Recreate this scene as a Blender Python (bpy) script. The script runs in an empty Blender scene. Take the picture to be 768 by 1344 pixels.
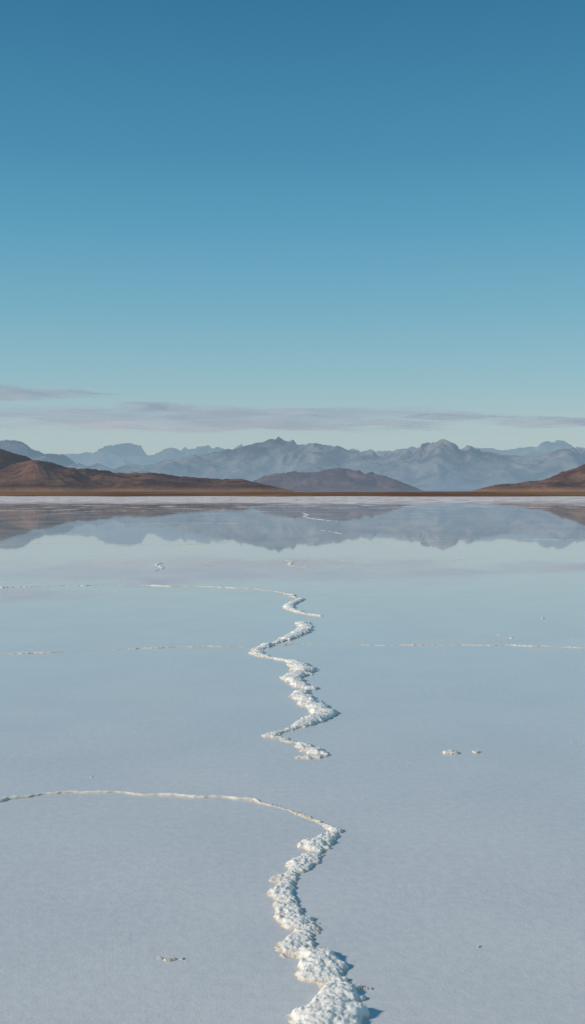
import bpy, math, random
import numpy as np
from mathutils import Vector
random.seed(4); rng=np.random.default_rng(7)
S=bpy.context.scene
CAM_H=1.6; F=1441.0; HY=649.0; CX=384.0

# ------------------------------------------------------------------ helpers
_perm=rng.permutation(512); _ang=rng.random(512)*2*np.pi
def perlin(x,y,seed=0):
    xi=np.floor(x).astype(int); yi=np.floor(y).astype(int)
    xf=x-xi; yf=y-yi
    def g(ix,iy,fx,fy):
        h=_perm[(_perm[(ix+seed*37)%512]+iy)%512]
        a=_ang[h]; return np.cos(a)*fx+np.sin(a)*fy
    u=xf**3*(xf*(xf*6-15)+10); v=yf**3*(yf*(yf*6-15)+10)
    a=g(xi,yi,xf,yf); b=g(xi+1,yi,xf-1,yf); c=g(xi,yi+1,xf,yf-1); d=g(xi+1,yi+1,xf-1,yf-1)
    return ((a*(1-u)+b*u)*(1-v)+(c*(1-u)+d*u)*v)*1.5
def fbm(x,y,o=5,seed=0,gain=.5):
    s=0;a=1
    for i in range(o):
        s=s+a*perlin(x*2**i,y*2**i,seed+i); a*=gain
    return s
def ridged(x,y,o=6,seed=0,gain=.42):
    s=0;a=1;w=1;t=0
    for i in range(o):
        p=perlin(x*2.03**i,y*2.03**i,seed+i)
        n=np.clip(1-np.sqrt(p*p+.003),0,1)**1.7
        n=n*w; w=np.clip(n*1.5,0,1); s=s+n*a; t+=a; a*=gain
    return s/t
def sstep(a,b,x):
    t=np.clip((x-a)/(b-a),0,1); return t*t*(3-2*t)
def spot(u,v):
    """image pixel projected onto the ground plane: offset and distance on the flat"""
    d=v-HY; return ((u-CX)/d*CAM_H, F*CAM_H/d)
def grid_mesh(name,X,Y,Z,mat,keep=None):
    n,m=X.shape
    co=np.stack([X,Y,Z],-1).reshape(-1,3)
    idx=np.arange(n*m).reshape(n,m)
    f=np.stack([idx[:-1,:-1],idx[1:,:-1],idx[1:,1:],idx[:-1,1:]],-1).reshape(-1,4)
    if keep is not None:
        k=keep.reshape(-1); f=f[k[f].any(1)]
        used=np.unique(f); rm=np.full(n*m,-1); rm[used]=np.arange(len(used)); co=co[used]; f=rm[f]
    a,b,c=co[f[0,0]],co[f[0,1]],co[f[0,2]]
    if np.cross(b-a,c-a)[2]<0: f=f[:,::-1]
    me=bpy.data.meshes.new(name)
    me.vertices.add(len(co)); me.vertices.foreach_set("co",co.astype(np.float32).ravel())
    me.loops.add(f.size); me.loops.foreach_set("vertex_index",f.astype(np.int32).ravel())
    me.polygons.add(len(f)); me.polygons.foreach_set("loop_start",np.arange(0,f.size,4,dtype=np.int32))
    me.polygons.foreach_set("loop_total",np.full(len(f),4,dtype=np.int32))
    me.polygons.foreach_set("use_smooth",np.ones(len(f),dtype=bool))
    me.update(calc_edges=True); me.validate()
    me.materials.append(mat)
    ob=bpy.data.objects.new(name,me); S.collection.objects.link(ob); return ob

class NT:
    def __init__(s,nt): s.nt=nt; nt.nodes.clear()
    def n(s,t,**k):
        nd=s.nt.nodes.new(t)
        for a,b in k.items(): setattr(nd,a,b)
        return nd
    def l(s,a,b): s.nt.links.new(a,b)
    def put(s,sock,v):
        if hasattr(v,'is_linked'): s.l(v,sock)
        else: sock.default_value=v
    def math(s,op,a,b=None,c=None,clamp=False):
        m=s.n('ShaderNodeMath',operation=op,use_clamp=clamp)
        s.put(m.inputs[0],a)
        if b is not None: s.put(m.inputs[1],b)
        if c is not None: s.put(m.inputs[2],c)
        return m.outputs[0]
    def mr(s,v,a,b,c=0,d=1,smooth=True):
        m=s.n('ShaderNodeMapRange'); m.interpolation_type='SMOOTHSTEP' if smooth else 'LINEAR'
        s.put(m.inputs[0],v)
        for i,x in enumerate((a,b,c,d)): s.put(m.inputs[i+1],x)
        return m.outputs[0]
    def noise(s,vec,scale,detail=4,rough=.5,dist=0):
        m=s.n('ShaderNodeTexNoise'); s.l(vec,m.inputs['Vector'])
        m.inputs['Scale'].default_value=scale; m.inputs['Detail'].default_value=detail
        m.inputs['Roughness'].default_value=rough; m.inputs['Distortion'].default_value=dist
        return m.outputs['Fac']
    def mix(s,f,a,b,mode='MIX'):
        m=s.n('ShaderNodeMix',data_type='RGBA',blend_type=mode)
        s.put(m.inputs[0],f)
        s.put(m.inputs[6],a if hasattr(a,'is_linked') else (*a,1)); s.put(m.inputs[7],b if hasattr(b,'is_linked') else (*b,1))
        return m.outputs[2]
    def scalevec(s,vec,v):
        m=s.n('ShaderNodeMapping'); s.l(vec,m.inputs[0]); m.inputs['Scale'].default_value=v; return m.outputs[0]
    def mixs(s,f,a,b):
        m=s.n('ShaderNodeMixShader'); s.put(m.inputs[0],f); s.l(a,m.inputs[1]); s.l(b,m.inputs[2]); return m.outputs[0]
    def bump(s,h,st,d,normal=None):
        m=s.n('ShaderNodeBump'); s.l(h,m.inputs['Height']); s.put(m.inputs['Strength'],st); m.inputs['Distance'].default_value=d
        if normal: s.l(normal,m.inputs['Normal'])
        return m.outputs[0]
def newmat(name):
    m=bpy.data.materials.new(name); m.use_nodes=True; return m,NT(m.node_tree)

# ------------------------------------------------------------------ sky + sun
EL=math.radians(27); AZ=math.radians(250)
W=bpy.data.worlds.new("sky"); S.world=W; W.use_nodes=True
t=NT(W.node_tree)
tc=t.n('ShaderNodeTexCoord'); sep=t.n('ShaderNodeSeparateXYZ'); t.l(tc.outputs['Generated'],sep.inputs[0])
r=t.n('ShaderNodeValToRGB'); t.l(sep.outputs[2],r.inputs[0]); e=r.color_ramp.elements
stops=[(0,(.46,.52,.53)),(.055,(.41,.53,.56)),(.103,(.285,.495,.565)),(.17,(.168,.42,.55)),(.236,(.099,.345,.51)),
       (.298,(.06,.268,.438)),(.41,(.029,.18,.33)),(.7,(.035,.13,.24)),(1,(.035,.12,.22))]
while len(e)<len(stops): e.new(.5)
for el,(p,c) in zip(e,stops): el.position=p; el.color=(*c,1)
sc=t.n('ShaderNodeVectorMath',operation='SCALE'); t.l(r.outputs[0],sc.inputs[0]); sc.inputs['Scale'].default_value=10
sky=t.n('ShaderNodeTexSky',sky_type='NISHITA'); sky.sun_disc=False; sky.sun_elevation=EL; sky.sun_rotation=AZ
sky.air_density=1; sky.dust_density=.6; sky.ozone_density=1.5
mx=t.mix(.88,sky.outputs[0],sc.outputs[0])
bg=t.n('ShaderNodeBackground'); t.l(mx,bg.inputs[0]); bg.inputs[1].default_value=.1
o=t.n('ShaderNodeOutputWorld'); t.l(bg.outputs[0],o.inputs[0])
sd=Vector((math.sin(AZ)*math.cos(EL),math.cos(AZ)*math.cos(EL),math.sin(EL)))
L=bpy.data.lights.new("sun",'SUN'); L.energy=3.0; L.angle=math.radians(5); L.color=(1,.88,.74)
lo=bpy.data.objects.new("sun",L); lo.rotation_euler=sd.to_track_quat('Z','Y').to_euler(); lo.location=(-50,-10,40); S.collection.objects.link(lo)

# ------------------------------------------------------------------ materials
def salt_mat():
    m,t=newmat("salt_crust")
    tc=t.n('ShaderNodeTexCoord').outputs['Object']
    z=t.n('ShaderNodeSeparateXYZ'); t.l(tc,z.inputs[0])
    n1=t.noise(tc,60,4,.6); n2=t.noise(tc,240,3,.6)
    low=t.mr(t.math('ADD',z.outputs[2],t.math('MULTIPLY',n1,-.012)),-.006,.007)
    col=t.mix(low,(.76,.65,.51),(.93,.905,.85))  # beige foot: staining plus underside shade painted into the colour
    p=t.n('ShaderNodeBsdfPrincipled'); t.l(col,p.inputs['Base Color']); p.inputs['Roughness'].default_value=.8
    p.inputs['Specular IOR Level'].default_value=.2
    p.inputs['Subsurface Weight'].default_value=.6; p.inputs['Subsurface Scale'].default_value=.025
    p.inputs['Subsurface Radius'].default_value=(1,.9,.8)
    b=t.bump(n1,.18,.008); b=t.bump(n2,.2,.003,b); t.l(b,p.inputs['Normal'])
    o=t.n('ShaderNodeOutputMaterial'); t.l(p.outputs[0],o.inputs[0]); return m
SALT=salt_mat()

def flat_mat():
    m,t=newmat("wet_salt_flat")
    tc=t.n('ShaderNodeTexCoord').outputs['Object']
    ln=t.n('ShaderNodeVectorMath',operation='LENGTH'); t.l(tc,ln.inputs[0]); R=ln.outputs['Value']
    patch=t.noise(tc,1.1,4,.55); mott=t.noise(tc,22,4,.6); grain=t.noise(tc,90,3,.65)
    col=t.mix(t.mr(patch,.3,.7),(.765,.77,.775),(.825,.82,.81))
    col=t.mix(t.mr(mott,.3,.7),t.mix(1.0,col,(.92,.925,.94),'MULTIPLY'),col)
    col=t.mix(t.math('MULTIPLY',t.mr(grain,.56,.75),.35),col,(.88,.875,.86))
    col=t.mix(t.math('MULTIPLY',t.mr(grain,.44,.28),.45),col,(.57,.59,.615))
    d=t.n('ShaderNodeBsdfDiffuse'); t.l(col,d.inputs[0])
    b=t.bump(mott,.10,.02); b=t.bump(grain,.18,.005,b); t.l(b,d.inputs['Normal'])
    near=t.mr(R,3,16)
    rough=t.mr(near,0,1,.24,.02)
    g=t.n('ShaderNodeBsdfGlossy'); g.inputs['Color'].default_value=(.98,.985,.985,1); t.l(rough,g.inputs['Roughness'])
    wv=t.noise(t.scalevec(tc,(.5,.8,1)),1.5,2,.5)
    t.l(t.bump(wv,.008,.02),g.inputs['Normal'])
    fr=t.n('ShaderNodeFresnel'); fr.inputs[0].default_value=1.42
    film=t.mr(t.noise(t.scalevec(tc,(.25,.12,1)),1,5,.6),.35,.65,.84,1.0)
    wet=t.mixs(t.math('MULTIPLY',t.math('MULTIPLY',fr.outputs[0],film),t.mr(R,3,12,.85,.97)),d.outputs[0],g.outputs[0])
    # dry salt near the far shore
    sn=t.noise(t.scalevec(tc,(.012,.006,1)),1.0,6,.62,.4); sn2=t.noise(t.scalevec(tc,(.22,.09,1)),1.0,5,.65)
    rr=t.math('ADD',R,t.math('MULTIPLY',t.math('SUBTRACT',sn,.5),350))
    dryf=t.mr(rr,150,250)
    band=t.math('MULTIPLY',t.mr(R,60,160),t.mr(sn2,.54,.63))
    dryf=t.math('MAXIMUM',dryf,t.math('MULTIPLY',band,.75))
    dry=t.n('ShaderNodeBsdfDiffuse'); t.l(t.mix(t.mr(sn2,.40,.56),(.52,.40,.36),(.95,.92,.93)),dry.inputs[0])
    sh=t.mixs(dryf,wet,dry.outputs[0])
    o=t.n('ShaderNodeOutputMaterial'); t.l(sh,o.inputs[0]); return m

def rock_mat(name,dark,light,hazec,h_low,h_high,zlow,zhigh,scale,base=None,bs=.12):
    m,t=newmat(name)
    tc=t.n('ShaderNodeTexCoord').outputs['Object']
    z=t.n('ShaderNodeSeparateXYZ'); t.l(tc,z.inputs[0])
    n=t.noise(t.scalevec(tc,(scale,scale,scale*1.5)),1,8,.65,.6); n2=t.noise(t.scalevec(tc,(scale*5,scale*5,scale*5)),1,6,.7)
    col=t.mix(t.mr(n,.38,.62),dark,light)
    col=t.mix(t.mr(n2,.3,.7),t.mix(1.0,col,(.7,.68,.68),'MULTIPLY'),col)
    if base: 
        zz=t.math('ADD',z.outputs[2],t.math('MULTIPLY',t.math('SUBTRACT',n,.5),base[2]))
        col=t.mix(t.mr(zz,base[1],base[1]*2.2,1,0),col,base[0])
    d=t.n('ShaderNodeBsdfDiffuse'); t.l(col,d.inputs[0]); t.l(t.bump(n2,.5,bs/scale),d.inputs['Normal'])
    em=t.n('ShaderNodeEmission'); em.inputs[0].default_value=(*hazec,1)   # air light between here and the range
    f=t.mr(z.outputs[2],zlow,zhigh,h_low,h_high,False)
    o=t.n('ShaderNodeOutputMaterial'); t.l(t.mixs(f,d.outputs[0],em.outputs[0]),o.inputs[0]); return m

# ------------------------------------------------------------------ ground sheet
ring=np.concatenate([np.linspace(0,60,16),np.geomspace(80,70000,40)])
th=np.linspace(0,2*np.pi,145)
Rg,Tg=np.meshgrid(ring,th,indexing='ij')
grid_mesh("salt_flat",Rg*np.sin(Tg),Rg*np.cos(Tg),np.zeros_like(Rg),flat_mat())

# desert plain beyond the salt
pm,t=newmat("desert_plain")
tc=t.n('ShaderNodeTexCoord').outputs['Object']
ln=t.n('ShaderNodeVectorMath',operation='LENGTH'); t.l(tc,ln.inputs[0])
n=t.noise(t.scalevec(tc,(.004,.002,.004)),1,6,.6)
d=t.n('ShaderNodeBsdfDiffuse'); t.l(t.mix(t.mr(n,.35,.65),(.14,.065,.032),(.34,.18,.09)),d.inputs[0])
em=t.n('ShaderNodeEmission'); em.inputs[0].default_value=(.22,.32,.42,1)  # distance haze painted in: the plain itself glows, more with range
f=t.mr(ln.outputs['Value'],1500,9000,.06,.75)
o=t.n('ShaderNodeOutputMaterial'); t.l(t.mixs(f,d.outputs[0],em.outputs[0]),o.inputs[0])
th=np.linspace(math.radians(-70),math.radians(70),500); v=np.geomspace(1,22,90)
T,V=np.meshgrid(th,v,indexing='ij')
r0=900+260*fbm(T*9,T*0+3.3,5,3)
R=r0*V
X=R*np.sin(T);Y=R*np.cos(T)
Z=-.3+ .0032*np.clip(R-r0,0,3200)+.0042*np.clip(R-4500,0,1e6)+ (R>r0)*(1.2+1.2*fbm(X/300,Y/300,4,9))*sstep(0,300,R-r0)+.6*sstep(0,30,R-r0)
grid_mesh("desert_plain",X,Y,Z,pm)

# ------------------------------------------------------------------ mountains and hills
def terrain(name,r0,r1,nr,th0,th1,nth,prof,wl,seed,mat,rough=.55,crest=.5,smooth=9,power=1.0,gain=.42,calm=.45):
    th=np.linspace(math.radians(th0),math.radians(th1),nth); v=np.linspace(0,1,nr)
    T,V=np.meshgrid(th,v,indexing='ij')
    R=r0+(r1-r0)*V; X=R*np.sin(T); Y=R*np.cos(T)
    wx=fbm(X/wl/1.3,Y/wl/1.3,3,seed+20)*.35; wy=fbm(X/wl/1.3+9,Y/wl/1.3,3,seed+21)*.35
    rd=ridged(X/wl+wx,Y/wl+wy,7,seed,gain)
    cv=crest+.1*fbm(T*12,T*0,2,seed+5)
    s=np.where(V<cv,sstep(0,1,V/cv)**power,1-sstep(0,1,(V-cv)/(1-cv)))
    env=sstep(0,.5,V/cv)*(1-calm*sstep(.6,1.0,V/cv))
    h=s*(1-rough)+s*rough*rd*1.6*(.55+.45*env)
    E=(h/R).max(1)
    px=np.array([p[0] for p in prof]); py=np.array([p[1] for p in prof])
    tx=np.degrees(np.arctan((px-CX)/F)); ty=(HY-py)/F
    tgt=np.interp(np.degrees(th),tx,ty)
    def gs(a,w):
        k=np.exp(-.5*(np.arange(-3*w,3*w+1)/w)**2); k/=k.sum()
        return np.convolve(np.pad(a,3*w,mode='edge'),k,'valid')
    fac=gs(tgt,max(1,smooth//4))/gs(E,smooth)
    Z=h*fac[:,None]-3
    return grid_mesh(name,X,Y,Z,mat)

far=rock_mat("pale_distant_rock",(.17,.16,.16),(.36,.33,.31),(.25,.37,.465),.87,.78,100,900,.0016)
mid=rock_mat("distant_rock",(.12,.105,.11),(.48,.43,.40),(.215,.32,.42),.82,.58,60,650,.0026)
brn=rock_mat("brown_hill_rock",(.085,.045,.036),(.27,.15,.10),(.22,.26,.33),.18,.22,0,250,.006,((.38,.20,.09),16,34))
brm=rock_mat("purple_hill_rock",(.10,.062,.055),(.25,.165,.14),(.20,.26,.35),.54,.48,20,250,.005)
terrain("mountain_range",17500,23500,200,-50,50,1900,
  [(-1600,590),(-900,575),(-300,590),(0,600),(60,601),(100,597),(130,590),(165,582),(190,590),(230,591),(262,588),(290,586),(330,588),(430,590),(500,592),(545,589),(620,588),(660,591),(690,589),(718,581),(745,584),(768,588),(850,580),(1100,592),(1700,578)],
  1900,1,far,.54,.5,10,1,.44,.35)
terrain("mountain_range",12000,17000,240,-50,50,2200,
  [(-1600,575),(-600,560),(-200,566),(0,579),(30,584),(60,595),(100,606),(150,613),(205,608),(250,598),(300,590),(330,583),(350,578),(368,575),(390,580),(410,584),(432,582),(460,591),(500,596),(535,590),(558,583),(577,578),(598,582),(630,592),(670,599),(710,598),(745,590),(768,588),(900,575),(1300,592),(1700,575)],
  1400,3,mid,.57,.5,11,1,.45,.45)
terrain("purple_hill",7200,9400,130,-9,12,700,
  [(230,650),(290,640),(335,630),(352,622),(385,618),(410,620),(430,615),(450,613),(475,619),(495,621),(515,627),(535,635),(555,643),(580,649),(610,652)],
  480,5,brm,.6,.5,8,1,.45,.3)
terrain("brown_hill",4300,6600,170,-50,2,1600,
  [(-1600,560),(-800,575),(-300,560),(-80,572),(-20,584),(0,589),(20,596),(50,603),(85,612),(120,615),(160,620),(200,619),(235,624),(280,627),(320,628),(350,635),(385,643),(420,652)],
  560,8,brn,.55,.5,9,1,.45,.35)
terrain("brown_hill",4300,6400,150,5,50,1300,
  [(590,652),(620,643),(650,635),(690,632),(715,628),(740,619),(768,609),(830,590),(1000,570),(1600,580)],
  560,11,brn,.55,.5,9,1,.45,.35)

# ------------------------------------------------------------------ clouds : thin stratus sheets 1.5 km up
def cloud(cx,cy,hx,hy,seed,dens):
    m,t=newmat("thin_cloud")
    gc=t.n('ShaderNodeTexCoord').outputs['Object']
    u=t.scalevec(gc,(1/hx,1/hy,0)); ln=t.n('ShaderNodeVectorMath',operation='LENGTH'); t.l(u,ln.inputs[0])
    mp=t.n('ShaderNodeMapping'); t.l(gc,mp.inputs[0]); mp.inputs['Scale'].default_value=(1/2600,1/1700,0); mp.inputs['Location'].default_value=(seed*3.1,seed*1.7,seed)
    nz=t.noise(mp.outputs[0],1,6,.55,.3)
    a=t.math('SUBTRACT',t.math('ADD',t.math('MULTIPLY',nz,2.4),-.25),t.math('POWER',ln.outputs['Value'],1.8))
    a=t.math('MULTIPLY',t.mr(a,.0,1.0),dens)
    a=t.math('MULTIPLY',a,t.mr(ln.outputs['Value'],.6,1,1,0))
    d=t.n('ShaderNodeBsdfDiffuse'); d.inputs[0].default_value=(.93,.92,.95,1)
    tr=t.n('ShaderNodeBsdfTranslucent'); tr.inputs[0].default_value=(.96,.97,1.0,1)
    body=t.mixs(.5,d.outputs[0],tr.outputs[0]); tp=t.n('ShaderNodeBsdfTransparent')
    o=t.n('ShaderNodeOutputMaterial'); t.l(t.mixs(a,tp.outputs[0],body),o.inputs[0])
    x=np.linspace(-hx,hx,60); y=np.linspace(-hy,hy,40); X,Y=np.meshgrid(x,y,indexing='ij')
    Z=60*fbm(X/1500,Y/1500,3,seed)
    ob=grid_mesh("cloud",X,Y,Z,m); ob.location=(cx,cy,1500); return ob
cloud(-1700,22300,7600,5200,1,.95)
cloud(-5000,16100,3000,1900,2,.9)
cloud(-2330,18900,950,900,3,.95)
cloud(5900,22800,2300,1900,4,.9)
cloud(3300,21000,1500,1300,6,.85)

# ------------------------------------------------------------------ salt ridges
def catmull(P,n=14):
    P=np.array(P,float); Q=np.vstack([2*P[0]-P[1],P,2*P[-1]-P[-2]]); out=[]
    for i in range(1,len(Q)-2):
        p0,p1,p2,p3=Q[i-1:i+3]
        for s in np.linspace(0,1,n,endpoint=False):
            out.append(.5*((2*p1)+(-p0+p2)*s+(2*p0-5*p1+4*p2-p3)*s*s+(-p0+3*p1-3*p2+p3)*s**3))
    out.append(Q[-2]); return np.array(out)
def even(P,step):
    d=np.r_[0,np.cumsum(np.hypot(*(np.diff(P[:,:2],axis=0).T)))]
    s=np.arange(0,d[-1],step); return np.stack([np.interp(s,d,P[:,k]) for k in range(P.shape[1])],1)

def field(name,paths,dx,dy,hk=.5,blobd=1.0,seed=1,loose=0,warp=1.0):
    rg=np.random.default_rng(seed)
    Ps=[]
    for pts in paths:
        w=[(*spot(u,v),wp*.5*CAM_H/(v-HY)) for u,v,wp in pts]
        Ps.append(even(catmull(w),max(dx*1.2,.006)))
    A=np.vstack(Ps); rm=A[:,2].max(); pad=rm*2.2+.02
    x=np.arange(A[:,0].min()-pad,A[:,0].max()+pad,dx); y=np.arange(A[:,1].min()-pad,A[:,1].max()+pad,dy)
    X,Y=np.meshgrid(x,y,indexing='ij'); H=np.full(X.shape,-.02)
    wl=rm*.75; wa=rm*.23*warp       # irregular, crumbly outlines
    XW=X+wa*fbm(X/wl,Y/wl,4,seed+30,.55); YW=Y+wa*fbm(X/wl+7,Y/wl+3,4,seed+31,.55)
    mg=wa*1.6
    def stamp(cx,cy,r,h,z0=0,p=1.0):
        if r<dx*.7: r=dx*.7
        i0,i1=np.searchsorted(x,[cx-r*1.3-mg,cx+r*1.3+mg]); j0,j1=np.searchsorted(y,[cy-r*1.3-mg,cy+r*1.3+mg])
        if i1<=i0 or j1<=j0: return
        q=((XW[i0:i1,j0:j1]-cx)**2+(YW[i0:i1,j0:j1]-cy)**2)/r**2
        val=z0+h*np.where(q<1,np.sqrt(np.clip(1-q,0,1))**p,-(q-1)*1.5)
        H[i0:i1,j0:j1]=np.maximum(H[i0:i1,j0:j1],val)
    for P in Ps:
        s=np.arange(len(P))*1.0
        nz=fbm(s*.05+seed,s*0+1.5,5,seed,.6); nz2=fbm(s*.07+seed,s*0+7.5,4,seed+3,.6)
        for k,(cx,cy,r) in enumerate(P):
            rr=r*np.clip(.78+.36*nz[k],.45,1.1)
            ox=nz2[k]*r*.3
            hh=hk*rr*np.clip(.85+.4*nz2[k],.5,1.2)
            stamp(cx+ox,cy,rr,hh*.68,0,1.2)
            for _ in range(4):
              if rg.random()<.30*blobd:
                a=rg.random()*6.28; q=rg.random()**.6*rr*1.05; br=rr*rg.choice([rg.uniform(.07,.18),rg.uniform(.15,.34)])
                base=hh*.68*math.sqrt(max(0,1-(q/rr)**2))
                stamp(cx+math.cos(a)*q+ox,cy+math.sin(a)*q,br,br*rg.uniform(.3,.6),max(0,base-br*.13),1)
            if rg.random()<loose:
                a=rg.random()*6.28; q=r*rg.uniform(1.0,1.6); br=r*rg.uniform(.04,.12)
                stamp(cx+math.cos(a)*q+ox,cy+math.sin(a)*q,br,br*.7)
    for _ in range(2):
        Hs=H.copy(); Hs[1:-1,1:-1]=(H[1:-1,1:-1]*2+H[:-2,1:-1]+H[2:,1:-1]+H[1:-1,:-2]+H[1:-1,2:])/6
        H=np.where(H>-.004,Hs,H)
    m=H>-.008
    n=fbm(X*50,Y*50,5,seed+8,.6)
    H=np.where(m,H+np.clip(H+.004,0,.014)*.34*n,H)
    H=np.where(H<-.006,-.006,H)
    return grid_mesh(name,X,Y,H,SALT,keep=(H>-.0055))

near=[(440,1094,18),(425,1107,34),(408,1113,40),(416,1124,36),(398,1136,42),(386,1148,34),(376,1165,32),(372,1180,32),(384,1196,34),(390,1212,46),(404,1226,46),(392,1240,50),(392,1252,50),(412,1262,56),(420,1278,58),(436,1292,62),(442,1308,74),(432,1324,90),(422,1345,100),(400,1375,80),(415,1420,90)]
tail=[(330,1053,8),(365,1061,9),(400,1073,11),(425,1084,14),(440,1094,20)]
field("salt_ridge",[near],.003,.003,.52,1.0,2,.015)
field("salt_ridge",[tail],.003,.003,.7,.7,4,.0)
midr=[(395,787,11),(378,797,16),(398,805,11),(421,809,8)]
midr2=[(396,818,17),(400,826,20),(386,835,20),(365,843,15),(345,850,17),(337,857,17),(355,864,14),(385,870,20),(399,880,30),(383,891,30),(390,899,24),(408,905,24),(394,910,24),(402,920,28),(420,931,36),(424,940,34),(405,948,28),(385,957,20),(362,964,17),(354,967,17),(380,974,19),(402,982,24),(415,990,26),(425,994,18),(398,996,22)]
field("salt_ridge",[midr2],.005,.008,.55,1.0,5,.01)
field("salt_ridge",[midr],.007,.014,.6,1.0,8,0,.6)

def seams(name,lines,seed,gap=0):
    """thin raised seams of crystallised salt between polygons"""
    rg=np.random.default_rng(seed); co=[];fc=[]
    for li,(pts,wmm,hmm) in enumerate(lines):
        P=catmull([(*spot(u,v),0) for u,v in pts],20)
        Lg=np.hypot(*(np.diff(P[:,:2],axis=0).T)).sum(); P=even(P,max(.012,Lg/1500))
        n=len(P); s=np.r_[0,np.cumsum(np.hypot(*(np.diff(P[:,:2],axis=0).T)))]
        T=np.gradient(P[:,:2],axis=0); T/=np.linalg.norm(T,axis=1)[:,None]+1e-9; N=np.stack([-T[:,1],T[:,0]],1)
        wv=fbm(s*1.3+li*5,s*0+.3,6,seed+li)*.12*Lg**.3
        jag=fbm(s*9+li*5,s*0+.3,4,seed+li)*wmm*.0012
        C=P[:,:2]+N*((wv*.35+jag))[:,None]
        a=fbm(s*2.2,s*0+4.4,5,seed+li+4)+.35*fbm(s*22,s*0+2,3,seed+li)
        amp=np.clip(.75+.7*a-gap,0.28,1.7)*np.clip(np.minimum(s,s[-1]-s)/.2+.15,0,1)
        b0=len(co); ts=[-1,-.6,-.2,.2,.6,1]
        j=rg.uniform(.8,1.2,(n,6))
        for i in range(n):
            for q,tt in enumerate(ts):
                w=wmm*.001*(.3+.7*amp[i]); z=hmm*.001*amp[i]*(1-tt*tt)*j[i,q]-.0005
                co.append((C[i,0]+N[i,0]*tt*w*j[i,q],C[i,1]+N[i,1]*tt*w*j[i,q],z))
        for i in range(n-1):
            for q in range(5):
                a0=b0+i*6+q; fc.append((a0,a0+6,a0+7,a0+1))
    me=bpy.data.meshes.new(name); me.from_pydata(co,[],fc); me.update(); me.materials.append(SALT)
    me.polygons.foreach_set("use_smooth",[True]*len(fc))
    ob=bpy.data.objects.new(name,me); S.collection.objects.link(ob); return ob
seams("salt_seam",[([(-260,1105),(-90,1078),(0,1056),(35,1048),(75,1042),(130,1043),(200,1047),(260,1051),(320,1053),(365,1062)],15,12)],3,0)
seams("salt_seam",[([(-300,882),(-100,864),(0,860),(80,857),(150,853),(250,850),(335,849)],15,9)],5,.0)
seams("salt_seam",[([(352,848),(400,846),(470,847),(530,848),(600,847),(650,848),(768,851),(900,853),(1200,858)],15,9)],6,.0)
seams("salt_seam",[([(-200,772),(0,771),(90,769),(160,768),(230,770),(290,771),(340,774),(380,779),(395,787)],28,14)],7,.0)
seams("salt_seam",[([(80,759),(130,758),(180,757)],30,9),([(212,742),(260,739),(330,738),(420,735),(520,738),(640,733)],26,7)],9,.3)
seams("salt_seam",[([(376,735),(386,738),(380,742),(402,745)],40,12),([(202,750),(214,746),(207,741),(214,739)],35,14)],10,-.1)
seams("salt_seam",[([(398,673),(404,676),(400,678),(420,682),(448,684)],70,16),([(420,696),(438,698),(446,701)],60,12),([(440,713),(540,711),(660,708),(800,709)],40,8),([(-50,716),(90,713),(210,716),(300,712)],40,8)],12,.15)
seams("salt_seam",[([(-60,668),(120,671),(300,668)],120,14),([(340,664),(560,667),(700,663),(860,666)],140,14),([(120,690),(230,686),(330,688)],70,9)],14,.3)

# loose clumps
def clumps():
    L=[(595,990,24,9),(625,989,13,5),(587,988,8,3),(752,975,6,2),(207,1262,12,4),(222,1264,16,5),(238,1263,10,4),(243,1266,6,2),(482,1302,14,5),(475,1300,8,3),(118,1021,6,3),(630,1247,10,3),(750,1130,6,3),(362,1163,7,3),(715,812,8,2),(672,838,7,2),(655,834,6,2),(100,1000,4,1),(540,1190,4,1),(580,925,4,1)]
    rg=np.random.default_rng(3)
    import bmesh
    bm=bmesh.new()
    for u,v,w,k in L:
        cx,cy=spot(u,v); W=w*.5*CAM_H/(v-HY)
        for i in range(k):
            r=W*rg.uniform(.25,.55); a=rg.random()*6.28; q=W*rg.random()*.8
            ret=bmesh.ops.create_icosphere(bm,subdivisions=3,radius=1)
            sd=rg.integers(0,50)
            for vv in ret['verts']:
                c=vv.co; nn=1+.35*float(perlin(np.array([c.x*2+sd]),np.array([c.y*2+c.z*1.7]),4)[0])+.15*float(perlin(np.array([c.x*6+sd]),np.array([c.y*6+c.z*5]),9)[0])
                vv.co=Vector((cx+math.cos(a)*q+c.x*r*nn,cy+math.sin(a)*q+c.y*r*nn,c.z*r*.5*nn+r*.12))
    for f in bm.faces: f.smooth=True
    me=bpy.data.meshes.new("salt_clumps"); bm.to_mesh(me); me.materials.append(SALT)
    ob=bpy.data.objects.new("salt_clumps",me); S.collection.objects.link(ob)
clumps()

# ------------------------------------------------------------------ camera
c=bpy.data.cameras.new("camera"); co=bpy.data.objects.new("camera",c); S.collection.objects.link(co)
c.sensor_fit='VERTICAL'; c.angle=2*math.atan(672/F); c.clip_start=.05; c.clip_end=200000
co.location=(0,0,CAM_H); co.rotation_euler=(math.radians(90)-math.atan((672-HY)/F),0,0)
S.camera=co
S.view_settings.view_transform='Standard'; S.view_settings.look='None'; S.view_settings.exposure=0
